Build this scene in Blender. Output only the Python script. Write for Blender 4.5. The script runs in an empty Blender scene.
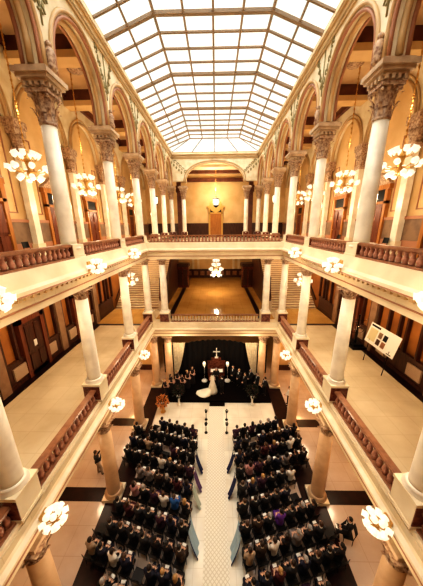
import bpy, math, random
from mathutils import Vector, Matrix, noise
R = math.radians; PI = math.pi; TAU = 2 * PI
col = bpy.context.scene.collection
sc = bpy.context.scene
rnd = random.Random(7)

# ------------------------------------------------------------------ mesh builder
class MB:
    def __init__(s): s.v = []; s.f = []; s.sm = []; s.mi = []
    def add(s, vs, fs, smooth=False, mi=0):
        b = len(s.v); s.v += [tuple(p) for p in vs]
        for f in fs: s.f.append([i + b for i in f]); s.sm.append(smooth); s.mi.append(mi)
        return s
    def box(s, x0, x1, y0, y1, z0, z1, mi=0):
        x0, x1 = min(x0, x1), max(x0, x1); y0, y1 = min(y0, y1), max(y0, y1)
        return s.add([(x0,y0,z0),(x1,y0,z0),(x1,y1,z0),(x0,y1,z0),(x0,y0,z1),(x1,y0,z1),(x1,y1,z1),(x0,y1,z1)],
                     [(0,3,2,1),(4,5,6,7),(0,1,5,4),(1,2,6,5),(2,3,7,6),(3,0,4,7)], False, mi)
    def lathe(s, prof, n=16, c=(0,0,0), smooth=True, mi=0, m=None, ph=0.0):
        vs = []; fs = []
        for r, z in prof:
            for k in range(n):
                a = ph + TAU * k / n; p = Vector((r*math.cos(a), r*math.sin(a), z))
                if m: p = m @ p
                vs.append((p[0]+c[0], p[1]+c[1], p[2]+c[2]))
        for i in range(len(prof)-1):
            for k in range(n):
                k2 = (k+1) % n; fs.append((i*n+k, i*n+k2, (i+1)*n+k2, (i+1)*n+k))
        fs.append(tuple(range(n-1, -1, -1))); fs.append(tuple((len(prof)-1)*n+k for k in range(n)))
        return s.add(vs, fs, smooth, mi)
    def tube(s, pts, r, n=8, smooth=True, mi=0):
        pts = [Vector(p) for p in pts]; rs = r if isinstance(r, (list, tuple)) else [r]*len(pts)
        vs = []; fs = []; ref = Vector((0.13, 0.31, 0.94)).normalized()
        for i, p in enumerate(pts):
            t = (pts[min(i+1, len(pts)-1)] - pts[max(i-1, 0)]).normalized()
            u = t.cross(ref)
            if u.length < 1e-3: u = t.cross(Vector((1, 0, 0)))
            u.normalize(); w = t.cross(u)
            for k in range(n):
                a = TAU*k/n; vs.append(p + u*(rs[i]*math.cos(a)) + w*(rs[i]*math.sin(a)))
        for i in range(len(pts)-1):
            for k in range(n):
                k2 = (k+1) % n; fs.append((i*n+k, i*n+k2, (i+1)*n+k2, (i+1)*n+k))
        fs.append(tuple(range(n-1, -1, -1))); fs.append(tuple((len(pts)-1)*n+k for k in range(n)))
        return s.add(vs, fs, smooth, mi)
    def ell(s, c, r, nu=12, nv=8, mi=0, m=None):
        if not isinstance(r, (list, tuple)): r = (r, r, r)
        vs = []; fs = []
        for j in range(1, nv):
            ph = PI*j/nv
            for k in range(nu):
                a = TAU*k/nu
                p = Vector((r[0]*math.sin(ph)*math.cos(a), r[1]*math.sin(ph)*math.sin(a), -r[2]*math.cos(ph)))
                if m: p = m @ p
                vs.append(p + Vector(c))
        bt = Vector((0,0,-r[2])); tp = Vector((0,0,r[2]))
        if m: bt = m @ bt; tp = m @ tp
        vs += [bt + Vector(c), tp + Vector(c)]; B = len(vs)-2; T = B+1
        for j in range(nv-2):
            for k in range(nu):
                k2 = (k+1) % nu; fs.append((j*nu+k, j*nu+k2, (j+1)*nu+k2, (j+1)*nu+k))
        for k in range(nu):
            k2 = (k+1) % nu; fs.append((B, k2, k)); fs.append((T, (nv-2)*nu+k, (nv-2)*nu+k2))
        return s.add(vs, fs, True, mi)
    def cap(s, a, b, ra, rb, n=12):
        s.tube([a, b], [ra, rb], n); s.ell(a, ra, n, 8); s.ell(b, rb, n, 8); return s
    def grid(s, rows, smooth=True, mi=0, closed=False):
        n = len(rows[0]); vs = [p for r in rows for p in r]; fs = []
        for i in range(len(rows)-1):
            for k in range(n if closed else n-1):
                k2 = (k+1) % n; fs.append((i*n+k, i*n+k2, (i+1)*n+k2, (i+1)*n+k))
        return s.add(vs, fs, smooth, mi)
    def sweep(s, prof, fn):
        """prof: closed polygon of (d,z); fn(d,z,end) -> point; one straight run"""
        n = len(prof); vs = [fn(d, z, 0) for d, z in prof] + [fn(d, z, 1) for d, z in prof]
        fs = [(k, (k+1) % n, n+(k+1) % n, n+k) for k in range(n)]
        fs += [tuple(range(n-1, -1, -1)), tuple(range(n, 2*n))]
        return s.add(vs, fs)
    def mesh(s, name, mats):
        me = bpy.data.meshes.new(name); me.from_pydata(s.v, [], s.f)
        me.polygons.foreach_set('use_smooth', s.sm); me.polygons.foreach_set('material_index', s.mi)
        for m in (mats if isinstance(mats, (list, tuple)) else [mats]): me.materials.append(m)
        me.update(); return me
    def build(s, name, mats, parent=None, loc=(0,0,0)):
        return link(name, s.mesh(name, mats), parent, loc)

def recalc(me):
    import bmesh
    b = bmesh.new(); b.from_mesh(me); bmesh.ops.recalc_face_normals(b, faces=b.faces[:]); b.to_mesh(me); b.free()

def link(name, me, parent=None, loc=(0,0,0), rot=(0,0,0)):
    o = bpy.data.objects.new(name, me); col.objects.link(o); o.location = loc; o.rotation_euler = rot
    if parent: o.parent = parent
    return o
def tag(o, label=None, cat=None, group=None, kind=None):
    if label: o['label'] = label
    if cat: o['category'] = cat
    if group: o['group'] = group
    if kind: o['kind'] = kind
    return o
def empty(name, loc=(0,0,0), rz=0.0):
    o = bpy.data.objects.new(name, None); col.objects.link(o); o.location = loc; o.rotation_euler = (0,0,rz)
    o.empty_display_size = .2; return o
def copy_tree(o, parent=None):
    c = o.copy(); col.objects.link(c)
    if parent: c.parent = parent
    for ch in list(o.children): copy_tree(ch, c)
    return c
def struct(o): o['kind'] = 'structure'; return o

# ------------------------------------------------------------------ materials
def mat(name, c, rough=.5, metal=0., c2=None, scale=3., emis=None, es=0., bump=0., spec=.5, detail=4, lo=.4, hi=.65, stretch=None):
    m = bpy.data.materials.new(name); m.use_nodes = True
    nt = m.node_tree; b = nt.nodes['Principled BSDF']
    b.inputs['Roughness'].default_value = rough; b.inputs['Metallic'].default_value = metal
    b.inputs['Base Color'].default_value = (*c, 1); b.inputs['Specular IOR Level'].default_value = spec
    tc = nt.nodes.new('ShaderNodeTexCoord'); vec = tc.outputs['Object']
    if stretch:
        mp = nt.nodes.new('ShaderNodeMapping'); mp.inputs['Scale'].default_value = stretch
        nt.links.new(vec, mp.inputs['Vector']); vec = mp.outputs['Vector']
    if c2 or bump:
        nz = nt.nodes.new('ShaderNodeTexNoise'); nz.inputs['Scale'].default_value = scale; nz.inputs['Detail'].default_value = detail
        nt.links.new(vec, nz.inputs['Vector'])
    if c2:
        rp = nt.nodes.new('ShaderNodeValToRGB'); rp.color_ramp.elements[0].position = lo; rp.color_ramp.elements[1].position = hi
        rp.color_ramp.elements[0].color = (*c, 1); rp.color_ramp.elements[1].color = (*c2, 1)
        nt.links.new(nz.outputs['Fac'], rp.inputs['Fac']); nt.links.new(rp.outputs['Color'], b.inputs['Base Color'])
    if bump:
        bp = nt.nodes.new('ShaderNodeBump'); bp.inputs['Strength'].default_value = bump; bp.inputs['Distance'].default_value = .02
        nt.links.new(nz.outputs['Fac'], bp.inputs['Height']); nt.links.new(bp.outputs['Normal'], b.inputs['Normal'])
    if emis:
        b.inputs['Emission Color'].default_value = (*emis, 1); b.inputs['Emission Strength'].default_value = es
    return m
def tile_mat(name, ca, cb, cm, sx, sy, rough, mortar=.012, offset=0.0, spec=.5):
    m = bpy.data.materials.new(name); m.use_nodes = True; nt = m.node_tree; b = nt.nodes['Principled BSDF']
    tc = nt.nodes.new('ShaderNodeTexCoord'); br = nt.nodes.new('ShaderNodeTexBrick')
    br.offset = offset; br.inputs['Scale'].default_value = 1.0; br.inputs['Mortar Size'].default_value = mortar
    br.inputs['Brick Width'].default_value = sx; br.inputs['Row Height'].default_value = sy
    br.inputs['Color1'].default_value = (*ca, 1); br.inputs['Color2'].default_value = (*cb, 1); br.inputs['Mortar'].default_value = (*cm, 1)
    nt.links.new(tc.outputs['Object'], br.inputs['Vector'])
    nz = nt.nodes.new('ShaderNodeTexNoise'); nz.inputs['Scale'].default_value = .55; nz.inputs['Detail'].default_value = 5
    nt.links.new(tc.outputs['Object'], nz.inputs['Vector'])
    mx = nt.nodes.new('ShaderNodeMix'); mx.data_type = 'RGBA'; mx.blend_type = 'MULTIPLY'; mx.inputs['Factor'].default_value = .5
    rp = nt.nodes.new('ShaderNodeValToRGB'); rp.color_ramp.elements[0].position = .3; rp.color_ramp.elements[1].position = .7
    rp.color_ramp.elements[0].color = (.52, .42, .33, 1); rp.color_ramp.elements[1].color = (1, 1, 1, 1)  # brown noise patches paint the columns' soft shade onto the floors
    nt.links.new(nz.outputs['Fac'], rp.inputs['Fac'])
    nt.links.new(br.outputs['Color'], mx.inputs['A']); nt.links.new(rp.outputs['Color'], mx.inputs['B'])
    nt.links.new(mx.outputs['Result'], b.inputs['Base Color'])
    b.inputs['Roughness'].default_value = rough; b.inputs['Specular IOR Level'].default_value = spec
    return m

M = {}
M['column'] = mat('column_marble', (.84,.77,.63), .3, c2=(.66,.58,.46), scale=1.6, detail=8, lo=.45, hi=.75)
M['column_dimmed'] = mat('dimmed_column_marble', (.62,.42,.25), .3, c2=(.48,.30,.17), scale=1.6, detail=8, lo=.45, hi=.75)  # column marble toned down to tan: dim ground-floor light put into the colour
M['cream'] = mat('cream_stone', (.80,.69,.49), .45, c2=(.70,.57,.38), scale=.9)
M['ochre'] = mat('ochre_stone', (.60,.42,.22), .45, c2=(.50,.33,.16), scale=1.2)
M['tanstone'] = mat('tan_pilaster_stone', (.36,.22,.13), .5, c2=(.28,.16,.09), scale=2)
M['capital'] = mat('carved_capital', (.58,.42,.28), .55, c2=(.24,.12,.07), scale=11, bump=.6)
M['impost'] = mat('impost_stone', (.60,.46,.31), .5, c2=(.46,.32,.21), scale=3)
M['orange'] = mat('orange_plaster', (.72,.51,.26), .6, c2=(.62,.41,.19), scale=.7)
M['spandrel'] = mat('painted_spandrel', (.84,.77,.60), .5, c2=(.70,.60,.40), scale=1.4)
M['olive'] = mat('olive_stencil', (.30,.26,.12), .6)
M['gold'] = mat('old_gold', (.62,.38,.12), .35, .3)
M['rose'] = mat('rose_brown_paint', (.42,.20,.11), .5)
M['beam'] = mat('dark_beam', (.17,.055,.028), .5, c2=(.10,.03,.016), scale=2)
M['ceil'] = mat('ceiling_plaster', (.66,.46,.26), .7, c2=(.56,.36,.19), scale=.8)
M['maroon'] = mat('maroon_marble', (.22,.075,.045), .25, c2=(.10,.028,.02), scale=6, detail=8)
M['baluster'] = mat('red_marble_baluster', (.46,.23,.15), .3, c2=(.26,.10,.06), scale=8)
M['pale_baluster'] = mat('pale_baluster', (.62,.50,.36), .4)
M['rail'] = mat('brown_stone_rail', (.36,.17,.085), .3, c2=(.24,.10,.05), scale=4)
M['wood'] = mat('dark_wood', (.085,.028,.014), .35, c2=(.04,.013,.008), scale=2.5, stretch=(6,6,.6))
M['door'] = mat('mahogany_door', (.20,.055,.022), .35, c2=(.11,.028,.012), scale=2.5, stretch=(8,8,.5))
M['oak'] = mat('golden_oak', (.48,.20,.05), .35, c2=(.34,.13,.03), scale=2.5, stretch=(8,8,.5))
M['wains'] = mat('grey_brown_wainscot', (.27,.17,.10), .45, c2=(.18,.11,.07), scale=2)
M['panelorange'] = mat('panel_orange', (.44,.18,.04), .55, c2=(.34,.13,.03), scale=1)
M['grille'] = mat('pale_grille', (.50,.36,.25), .5)
M['floor'] = tile_mat('ground_stone_tiles', (.60,.49,.41), (.58,.47,.39), (.51,.40,.32), 1.1, 1.1, .12)
M['floor2'] = tile_mat('gallery_marble_tiles', (.74,.62,.42), (.72,.60,.40), (.66,.53,.35), .9, .9, .25)
M['goldfloor'] = tile_mat('bridge_marble_tiles', (.62,.38,.13), (.58,.35,.11), (.46,.26,.08), .9, .9, .08)
M['whitefloor'] = tile_mat('white_marble_tiles', (.80,.77,.66), (.77,.73,.62), (.68,.63,.51), .9, .9, .3)
M['border'] = mat('dark_floor_border', (.014,.005,.005), .3, c2=(.028,.008,.007), scale=3, spec=.25)
M['stage'] = mat('black_stage_carpet', (.006,.004,.004), 1.0, c2=(.010,.006,.005), scale=20, spec=.05)
M['black'] = mat('black_cloth', (.008,.006,.007), .85, bump=.2, scale=8)
M['white_cloth'] = mat('cream_drapery', (.74,.64,.46), .8, c2=(.62,.52,.36), scale=5)
M['brass'] = mat('brass', (.70,.42,.14), .3, .8)
M['iron'] = mat('black_iron', (.012,.010,.010), .4, .5)
M['shade'] = mat('lit_opal_shade', (.35,.33,.27), .4, emis=(1.0,.93,.74), es=.85)
def pane_mat():
    m = bpy.data.materials.new('frosted_skylight_glass'); m.use_nodes = True; nt = m.node_tree; nt.nodes.clear()
    out = nt.nodes.new('ShaderNodeOutputMaterial'); mx = nt.nodes.new('ShaderNodeMixShader'); mx.inputs[0].default_value = .45
    em = nt.nodes.new('ShaderNodeEmission'); em.inputs['Strength'].default_value = 2.1; tr = nt.nodes.new('ShaderNodeBsdfTransparent')
    tc = nt.nodes.new('ShaderNodeTexCoord'); nz = nt.nodes.new('ShaderNodeTexNoise'); nz.inputs['Scale'].default_value = .5
    nt.links.new(tc.outputs['Object'], nz.inputs['Vector'])
    rp = nt.nodes.new('ShaderNodeValToRGB'); rp.color_ramp.elements[0].position = .36; rp.color_ramp.elements[1].position = .62
    rp.color_ramp.elements[0].color = (.60,.66,.57,1); rp.color_ramp.elements[1].color = (1,.97,.86,1)
    nt.links.new(nz.outputs['Fac'], rp.inputs['Fac']); nt.links.new(rp.outputs['Color'], em.inputs['Color'])
    nt.links.new(tr.outputs[0], mx.inputs[1]); nt.links.new(em.outputs[0], mx.inputs[2]); nt.links.new(mx.outputs[0], out.inputs['Surface'])
    return m
M['glass'] = pane_mat()
M['bar'] = mat('skylight_bar', (.32,.24,.17), .6)
M['skin'] = mat('skin', (.62,.38,.26), .5); M['lip'] = mat('lips', (.42,.13,.10), .5); M['eye'] = mat('eye_dark', (.02,.015,.012), .3)
M['paper'] = mat('white_paper', (.80,.78,.72), .7)
M['silver'] = mat('silver', (.75,.73,.70), .25, .8)
M['leaf'] = mat('dark_leaf', (.012,.018,.008), .5); M['petal'] = mat('orange_petal', (.62,.22,.06), .6, c2=(.70,.35,.12), scale=12)
M['pinkpetal'] = mat('dusky_petal', (.14,.035,.035), .6)
def runner_mat():
    m = bpy.data.materials.new('patterned_runner_cloth'); m.use_nodes = True; nt = m.node_tree; b = nt.nodes['Principled BSDF']
    tc = nt.nodes.new('ShaderNodeTexCoord'); mp = nt.nodes.new('ShaderNodeMapping'); mp.inputs['Rotation'].default_value = (0,0,R(45)); mp.inputs['Scale'].default_value = (8,8,8)
    ck = nt.nodes.new('ShaderNodeTexVoronoi'); ck.inputs['Scale'].default_value = 1.0; ck.inputs['Randomness'].default_value = 0.0; ck.distance = 'CHEBYCHEV'
    nt.links.new(tc.outputs['Object'], mp.inputs['Vector']); nt.links.new(mp.outputs['Vector'], ck.inputs['Vector'])
    rp = nt.nodes.new('ShaderNodeValToRGB'); rp.color_ramp.elements[0].position = .32; rp.color_ramp.elements[1].position = .44
    rp.color_ramp.elements[0].color = (.74,.71,.62,1); rp.color_ramp.elements[1].color = (.58,.53,.43,1)
    nt.links.new(ck.outputs['Distance'], rp.inputs['Fac']); nt.links.new(rp.outputs['Color'], b.inputs['Base Color']); b.inputs['Roughness'].default_value = .8
    return m
M['runner'] = runner_mat()

# ------------------------------------------------------------------ key dimensions (metres)
YS = {'Z': 4.62, 'A': 9.12, 'B': 13.63, 'C': 18.06, 'D': 22.55, 'E': 27.05, 'F': 31.5}
Z2, Z3 = 6.2, 12.35
WX, YB, YN = 10.0, 36.0, -4.0
SIDES = ((-1, 'left'), (1, 'right'))
ORD = ['nearest', 'second', 'third', 'fourth', 'fifth', 'sixth', 'seventh', 'eighth', 'ninth', 'tenth', 'eleventh']

# ------------------------------------------------------------------ floors
struct(MB().box(-WX, WX, YN, YB, -.3, 0).build('floor', M['floor']))
struct(MB().box(-4.55, 4.55, 13.0, 15.95, 0, .012).build('floor_open_marble', M['whitefloor']))
struct(MB().box(-1.3, 1.35, .5, 13.0, 0, .012).build('floor_aisle_marble', M['whitefloor']))
b = MB()
for s in (-1, 1):
    b.box(s*4.6, s*5.72, .5, 18.6, 0, .014)
    for y in (YS['Z']-.2, YS['A']-.05, YS['B']+.3): b.box(s*5.72, s*9.2, y-.34, y+.34, 0, .014)
struct(b.build('floor_border', M['border']))
for s, sn in SIDES:
    struct(MB().box(s*5.1, s*WX, YN, 21.4, Z2-.5, Z2).build('floor_middle_gallery_'+sn, M['floor2']))
    bb = MB()
    bb.box(s*5.75, s*9.95, 17.45, 17.75, Z2, Z2+.012); bb.box(s*9.35, s*9.95, 2, 17.45, Z2, Z2+.012)
    struct(bb.build('floor_border_middle_'+sn, M['border']))
    struct(MB().box(s*5.75, s*9.95, 17.75, 21.35, Z2, Z2+.012).build('floor_landing_'+sn, M['goldfloor']))
    struct(MB().box(s*5.1, s*WX, YN, 21.6, Z3-.55, Z3).build('floor_upper_gallery_'+sn, M['floor2']))
    struct(MB().box(s*5.1, s*WX, 30.6, YB, Z3-.55, Z3).build('floor_upper_gallery_far_'+sn, M['floor2']))
struct(MB().box(-5.1, 5.1, 17.75, YB, Z2-.5, Z2).build('floor_middle_bridge', M['goldfloor']))
struct(MB().box(-5.1, 5.1, 17.75, YB, Z3-.55, Z3).build('floor_upper_bridge', M['floor2']))
b = MB()
for s in (-1, 1): b.box(s*3.75, s*4.2, 18.5, 35.9, Z2, Z2+.012)
struct(b.build('floor_border_bridge', M['border']))

# ------------------------------------------------------------------ outer walls
for s, sn in SIDES:
    struct(MB().box(s*WX, s*(WX+.4), YN, YB, 0, Z2-.5).build('wall_ground_'+sn, M['orange']))
    struct(MB().box(s*WX, s*(WX+.4), YN, YB, Z2-.5, Z3-.5).build('wall_middle_'+sn, M['panelorange']))
    struct(MB().box(s*WX, s*(WX+.4), YN, YB, Z3-.5, 22.6).build('wall_upper_'+sn, M['orange']))
    # ground side walls closing the aisles beside the altar
    struct(MB().box(s*5.9, s*WX, 20.6, 20.9, 0, Z2-.5).build('wall_ground_front_'+sn, M['orange']))
    struct(MB().box(s*5.9, s*WX, 20.5, 20.6, 0, .55).build('baseboard_ground_'+sn, M['wood']))
struct(MB().box(-WX, WX, YB, YB+.4, 0, 22.6).build('wall_far', M['orange']))
struct(MB().box(-WX, WX, YB-.12, YB, Z3, 14.35).box(-WX, WX, YB-.12, YB, Z2, 7.3).build('baseboard_far', M['wood']))
struct(MB().box(-WX, WX, YN-.4, YN, 0, 22.6).build('wall_near', M['orange']))

# ------------------------------------------------------------------ upper outer wall: blind arcade, pilasters, wainscot, doors
def arch_wall(b, s, xf, xb, ys, zs, rise, half, ztop, n=18, mi=0, zl=None):
    """wall strip in plane x = s*xf (front) .. s*xb with arched openings between consecutive ys"""
    for y0, y1 in zip(ys[:-1], ys[1:]):
        yc = (y0+y1)/2; hw = min(half, (y1-y0)/2-.3)
        zb = zs if zl is None else zl
        pts = [(yc-hw, zb)] + [(yc-hw*math.cos(PI*k/n), zs+rise*math.sin(PI*k/n)) for k in range(0, n+1)] + [(yc+hw, zb)]
        for x in (xf, xb):
            low = [(s*x, p[0], p[1]) for p in pts]; up = [(s*x, p[0], ztop) for p in pts]
            b.grid([low, up], False, mi)
            b.add([(s*x, y0, zb), (s*x, yc-hw, zb), (s*x, yc-hw, ztop), (s*x, y0, ztop)], [(0,1,2,3)], False, mi)
            b.add([(s*x, yc+hw, zb), (s*x, y1, zb), (s*x, y1, ztop), (s*x, yc+hw, ztop)], [(0,1,2,3)], False, mi)
        b.grid([[(s*xf, p[0], p[1]) for p in pts], [(s*xb, p[0], p[1]) for p in pts]], True, mi)
        for a0, a1 in ((y0, yc-hw), (yc+hw, y1)):
            b.add([(s*xf, a0, zb), (s*xf, a1, zb), (s*xb, a1, zb), (s*xb, a0, zb)], [(0,1,2,3)], False, mi)
def arch_band(b, s, x, y0, y1, zs, rise, half, r, off, n=20, mi=0, zl=None):
    yc = (y0+y1)/2; hw = min(half, (y1-y0)/2-.3)+off
    pp = [(s*x, yc-hw*math.cos(PI*k/n), zs+(rise+off)*math.sin(PI*k/n)) for k in range(n+1)]
    if zl is not None: pp = [(s*x, yc-hw, zl)] + pp + [(s*x, yc+hw, zl)]
    b.tube(pp, r, 6, True, mi)

keys = ['Z', 'A', 'B', 'C', 'D', 'E', 'F']
yl = [YS[k] for k in keys]; yfull = [.1] + yl
yw = [y-.6 for y in yfull[1:]] + [35.3]
door_i = 0
for s, sn in SIDES:
    b = MB(); arch_wall(b, s, 9.72, 9.98, [-.5] + yw, 18.9, 2.2, 1.9, 22.3)
    struct(b.build('wall_arcade_outer_'+sn, M['spandrel']))
    b = MB()
    for y0, y1 in zip(yw[:-1], yw[1:]):
        arch_band(b, s, 9.70, y0, y1, 18.9, 2.2, 1.9, .085, -.02); arch_band(b, s, 9.68, y0, y1, 18.9, 2.2, 1.9, .05, .2)
    struct(b.build('trim_wall_arches_'+sn, M['ochre']))
    b = MB().box(s*9.86, s*9.99, YN, YB-.2, Z3, 14.15); struct(b.build('baseboard_upper_'+sn, M['wains']))
    b = MB().box(s*9.82, s*9.99, YN, YB-.2, 14.15, 14.3).box(s*9.84, s*9.99, YN, YB-.2, Z3, Z3+.75)
    struct(b.build('trim_dado_'+sn, M['rose']))
    for k in yw[:-1]:
        p = empty('wall_pilaster', (s*9.72, k, Z3)); tag(p, kind='structure')
        MB().box(-.16, .16, -.21, .21, .7, 5.1).build('shaft', M['column'], p)
        MB().box(-.2, .2, -.3, .3, 0, .7).build('base', M['cream'], p)
        MB().box(-.2, .2, -.3, .3, 5.1, 5.3).box(-.24, .24, -.36, .36, 5.9, 6.2).box(-.3, .3, -.42, .42, 6.2, 6.55).lathe([(.24,5.3),(.27,5.6),(.34,5.9)], 8).build('capital', M['capital'], p)
    for y0, y1 in zip(yw[:-2], yw[1:-1]):
        yc = (y0+y1)/2; door_i += 1
        d = empty('door_%d' % door_i, (s*9.9, yc, Z3)); tag(d, kind='structure')
        lf = MB().box(-.06, .06, -.66, .66, 0, 2.75); 
        for q in (-.33, .33):
            lf.box(-.09*s-.02, -.09*s+.02, q-.24, q+.24, .2, 1.15); lf.box(-.09*s-.02, -.09*s+.02, q-.24, q+.24, 1.3, 2.6)
        lf.build('leaf', M['door'], d)
        MB().box(-.07, .07, -.6, .6, 2.85, 3.5).build('transom', M['iron'], d)
        MB().box(-.14, .14, -.86, -.66, 0, 3.6).box(-.14, .14, .66, .86, 0, 3.6).box(-.14, .14, -.86, .86, 2.72, 2.86).box(-.16, .16, -.95, .95, 3.5, 3.75).build('frame', M['oak'], d)
        MB().add([(-.16,-1,3.75),(.16,-1,3.75),(.16,1,3.75),(-.16,1,3.75),(-.16,0,4.45),(.16,0,4.45)], [(0,1,2,3),(0,4,5,1),(3,2,5,4),(0,3,4),(1,5,2)]).build('pediment', M['capital'], d)
        MB().ell((-.14*s, .56, 1.2), .045, 8, 6).build('handle', M['brass'], d)
    # painted panels between pilaster and door
    b = MB()
    for k in yw[:-2]:
        for q in (.62, 3.35):
            y = k+q
            for (a0, a1, z0, z1) in ((y, y+.55, 14.6, 14.66), (y, y+.55, 18.3, 18.36), (y, y+.05, 14.6, 18.36), (y+.5, y+.55, 14.6, 18.36)):
                b.box(s*9.96, s*10.0, a0, a1, z0, z1)
    struct(b.build('trim_wall_panels_'+sn, M['rose']))

# ------------------------------------------------------------------ middle-level outer walls: dark wood casework, panels, doors, grilles
for s, sn in SIDES:
    b = MB().box(s*9.84, s*9.99, YN, 21.3, Z2, 7.35).box(s*9.8, s*9.99, YN, 21.3, 7.35, 7.5).box(s*9.78, s*9.99, YN, 21.3, Z2, Z2+.2)
    b.box(s*9.8, s*9.99, YN, 21.3, 10.6, 11.7)
    for k in yfull[:5]:
        for q in (-.42, .34): b.box(s*9.8, s*9.99, k+q, k+q+.1, 7.5, 10.6)
        if k < 18.3:
            for q in (1.15, 2.0, 2.5, 3.3): b.box(s*9.8, s*9.99, k+q-.05, k+q+.07, 7.5, 10.6)
    struct(b.build('wall_casework_'+sn, M['wood']))
    b = MB()
    for k in yfull[:5]: b.box(s*9.72, s*9.98, k-.26, k+.26, Z2, 10.9)
    struct(b.build('trim_pilasters_'+sn, M['tanstone']))
    for i, k in enumerate(yfull[:4]):
        yc = k+2.25
        if s == 1 and i in (1, 2):
            continue
        door_i += 1
        d = empty('door_%d' % door_i, (s*9.88, yc, Z2)); tag(d, kind='structure')
        lf = MB().box(-.1, .1, -.62, .62, 0, 3.0)
        for q in (-.31, .31): lf.box(-.13*s-.015, -.13*s+.015, q-.2, q+.2, .3, 1.2).box(-.13*s-.015, -.13*s+.015, q-.2, q+.2, 1.4, 2.8)
        lf.build('leaf', M['wood'], d)
        MB().box(-.18, .18, -.85, -.62, 0, 3.7).box(-.18, .18, .62, .85, 0, 3.7).box(-.18, .18, -.85, .85, 3.0, 3.7).build('frame', M['door'], d)
        MB().box(-.12*s-.02, -.12*s+.02, -.12, .12, 1.5, 1.85).build('notice', M['paper'], d)
    for k in yfull[:4]:
        for q in (1.05, 3.35):
            g = MB()
            g.box(s*9.76, s*9.85, k+q-.42, k+q+.42, 6.55, 7.2)
            for z in range(6): g.box(s*9.745, s*9.77, k+q-.38, k+q+.38, 6.6+z*.1, 6.64+z*.1)
            struct(g.build('trim_grille_'+sn, M['grille']))

# ------------------------------------------------------------------ atrium edges: fascias
P3 = [(-.42,11.75),(-.3,11.5),(.30,11.5),(.30,11.72),(.36,11.78),(.36,11.98),(.55,12.12),(.55,12.25),(.42,12.32),(.32,12.75),(-.42,12.75)]
P2 = [(-.42,5.4),(-.3,5.1),(.30,5.1),(.30,5.32),(.36,5.38),(.36,5.56),(.55,5.68),(.55,5.8),(.42,5.86),(.34,6.3),(-.42,6.3)]
for lv, P in (('middle', P2), ('upper', P3)):
    for s, sn in SIDES:
        b = MB().sweep(P, lambda d, z, e: (s*(5.5-d), (18.06-d) if e else YN, z)); o = b.build('trim_fascia_%s_%s' % (lv, sn), M['cream']); recalc(o.data); struct(o)
    b = MB().sweep(P, lambda d, z, e: ((5.5-d)*(1 if e else -1), 18.06-d, z)); o = b.build('trim_fascia_%s_far' % lv, M['cream']); recalc(o.data); struct(o)
    # dark moulding lines and gilt beads
    za = P[2][1]
    for s, sn in SIDES:
        b = MB().box(s*5.14, s*5.19, YN, 17.7, za+.22, za+.27).box(s*4.94, s*4.96, YN, 17.5, P[6][1]-.01, P[6][1]+.03)
        struct(b.build('trim_fascia_lines_%s_%s' % (lv, sn), M['rose']))
        b = MB()
        for i in range(64):
            y = .6+i*.265
            if y < 17.5: b.box(s*5.0, s*5.13, y, y+.13, za+.49, za+.58)
        struct(b.build('trim_dentils_%s_%s' % (lv, sn), M['ochre']))
    struct(MB().box(-5.1, 5.1, 17.69, 17.74, za+.22, za+.27).box(-4.9, 4.9, 17.49, 17.51, P[6][1]-.01, P[6][1]+.03).build('trim_fascia_lines_%s_far' % lv, M['rose']))

# ------------------------------------------------------------------ balustrades
def lathe_mesh(name, prof, n, m): return MB().lathe(prof, n).mesh(name, m)
h = .30
BP3 = lathe_mesh('baluster', [(.05,0),(.085,.02),(.06,.05),(.095,.11),(.08,.17),(.045,.27),(.07,.32),(.07,.36)], 10, M['baluster'])
BP2 = lathe_mesh('baluster', [(.05,0),(.09,.02),(.06,.06),(.10,.14),(.085,.22),(.045,.34),(.075,.41),(.075,.46)], 10, M['baluster'])
BPW = lathe_mesh('baluster', [(.05,0),(.09,.02),(.06,.06),(.10,.14),(.085,.22),(.045,.34),(.075,.41),(.075,.46)], 10, M['pale_baluster'])
def balustrade(lv, p0, p1, label, group, bm, count):
    """p0->p1 ends of a straight bay in plan; local x along the run"""
    z = 12.75 if lv == 3 else 6.3; bh = .36 if lv == 3 else .46
    L = math.hypot(p1[0]-p0[0], p1[1]-p0[1]); a = math.atan2(p1[1]-p0[1], p1[0]-p0[0])
    r = empty('balustrade', (p0[0], p0[1], z), a); tag(r, label, 'balustrade', group)
    MB().box(0, L, -.15, .15, 0, .06).build('base_rail', M['rail'], r)
    b = MB().box(0, L, -.11, .11, .06+bh, .09+bh).box(0, L, -.125, .125, .09+bh, .15+bh).box(0, L, -.09, .09, .15+bh, .165+bh)
    b.build('handrail', M['rail'], r)
    for i in range(count): link('baluster', bm, r, (L*(i+.5)/count, 0, .06))
    return r
PH = .39
for lv, word in ((3, 'upper'), (2, 'middle')):
    for s, sn in SIDES:
        seq = ['Z', 'A', 'B', 'C']
        if lv == 2: balustrade(2, (s*5.38, 1.2), (s*5.38, YS['Z']-PH), 'red-brown balustrade of middle %s gallery on the camera side of its nearest column' % sn, None, BP2, 15)
        for i in range(3):
            balustrade(lv, (s*5.38, YS[seq[i]]+PH), (s*5.38, YS[seq[i+1]]-PH),
                       'red-brown balustrade bay of %s %s gallery, %s' % (word, sn, ['between its nearest two columns', 'the middle bay of three', 'bay next to the far bridge corner'][i]),
                       'balustrades of the %s %s gallery' % (word, sn), BP3 if lv == 3 else BP2, 15)
balustrade(3, (-4.95, 18.06), (4.95, 18.06), 'dark balustrade running across the front of upper far bridge', None, BP3, 38)
balustrade(2, (-3.6, 18.06), (3.6, 18.06), 'pale baluster railing across front of the middle far bridge', None, BPW, 30)

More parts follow.
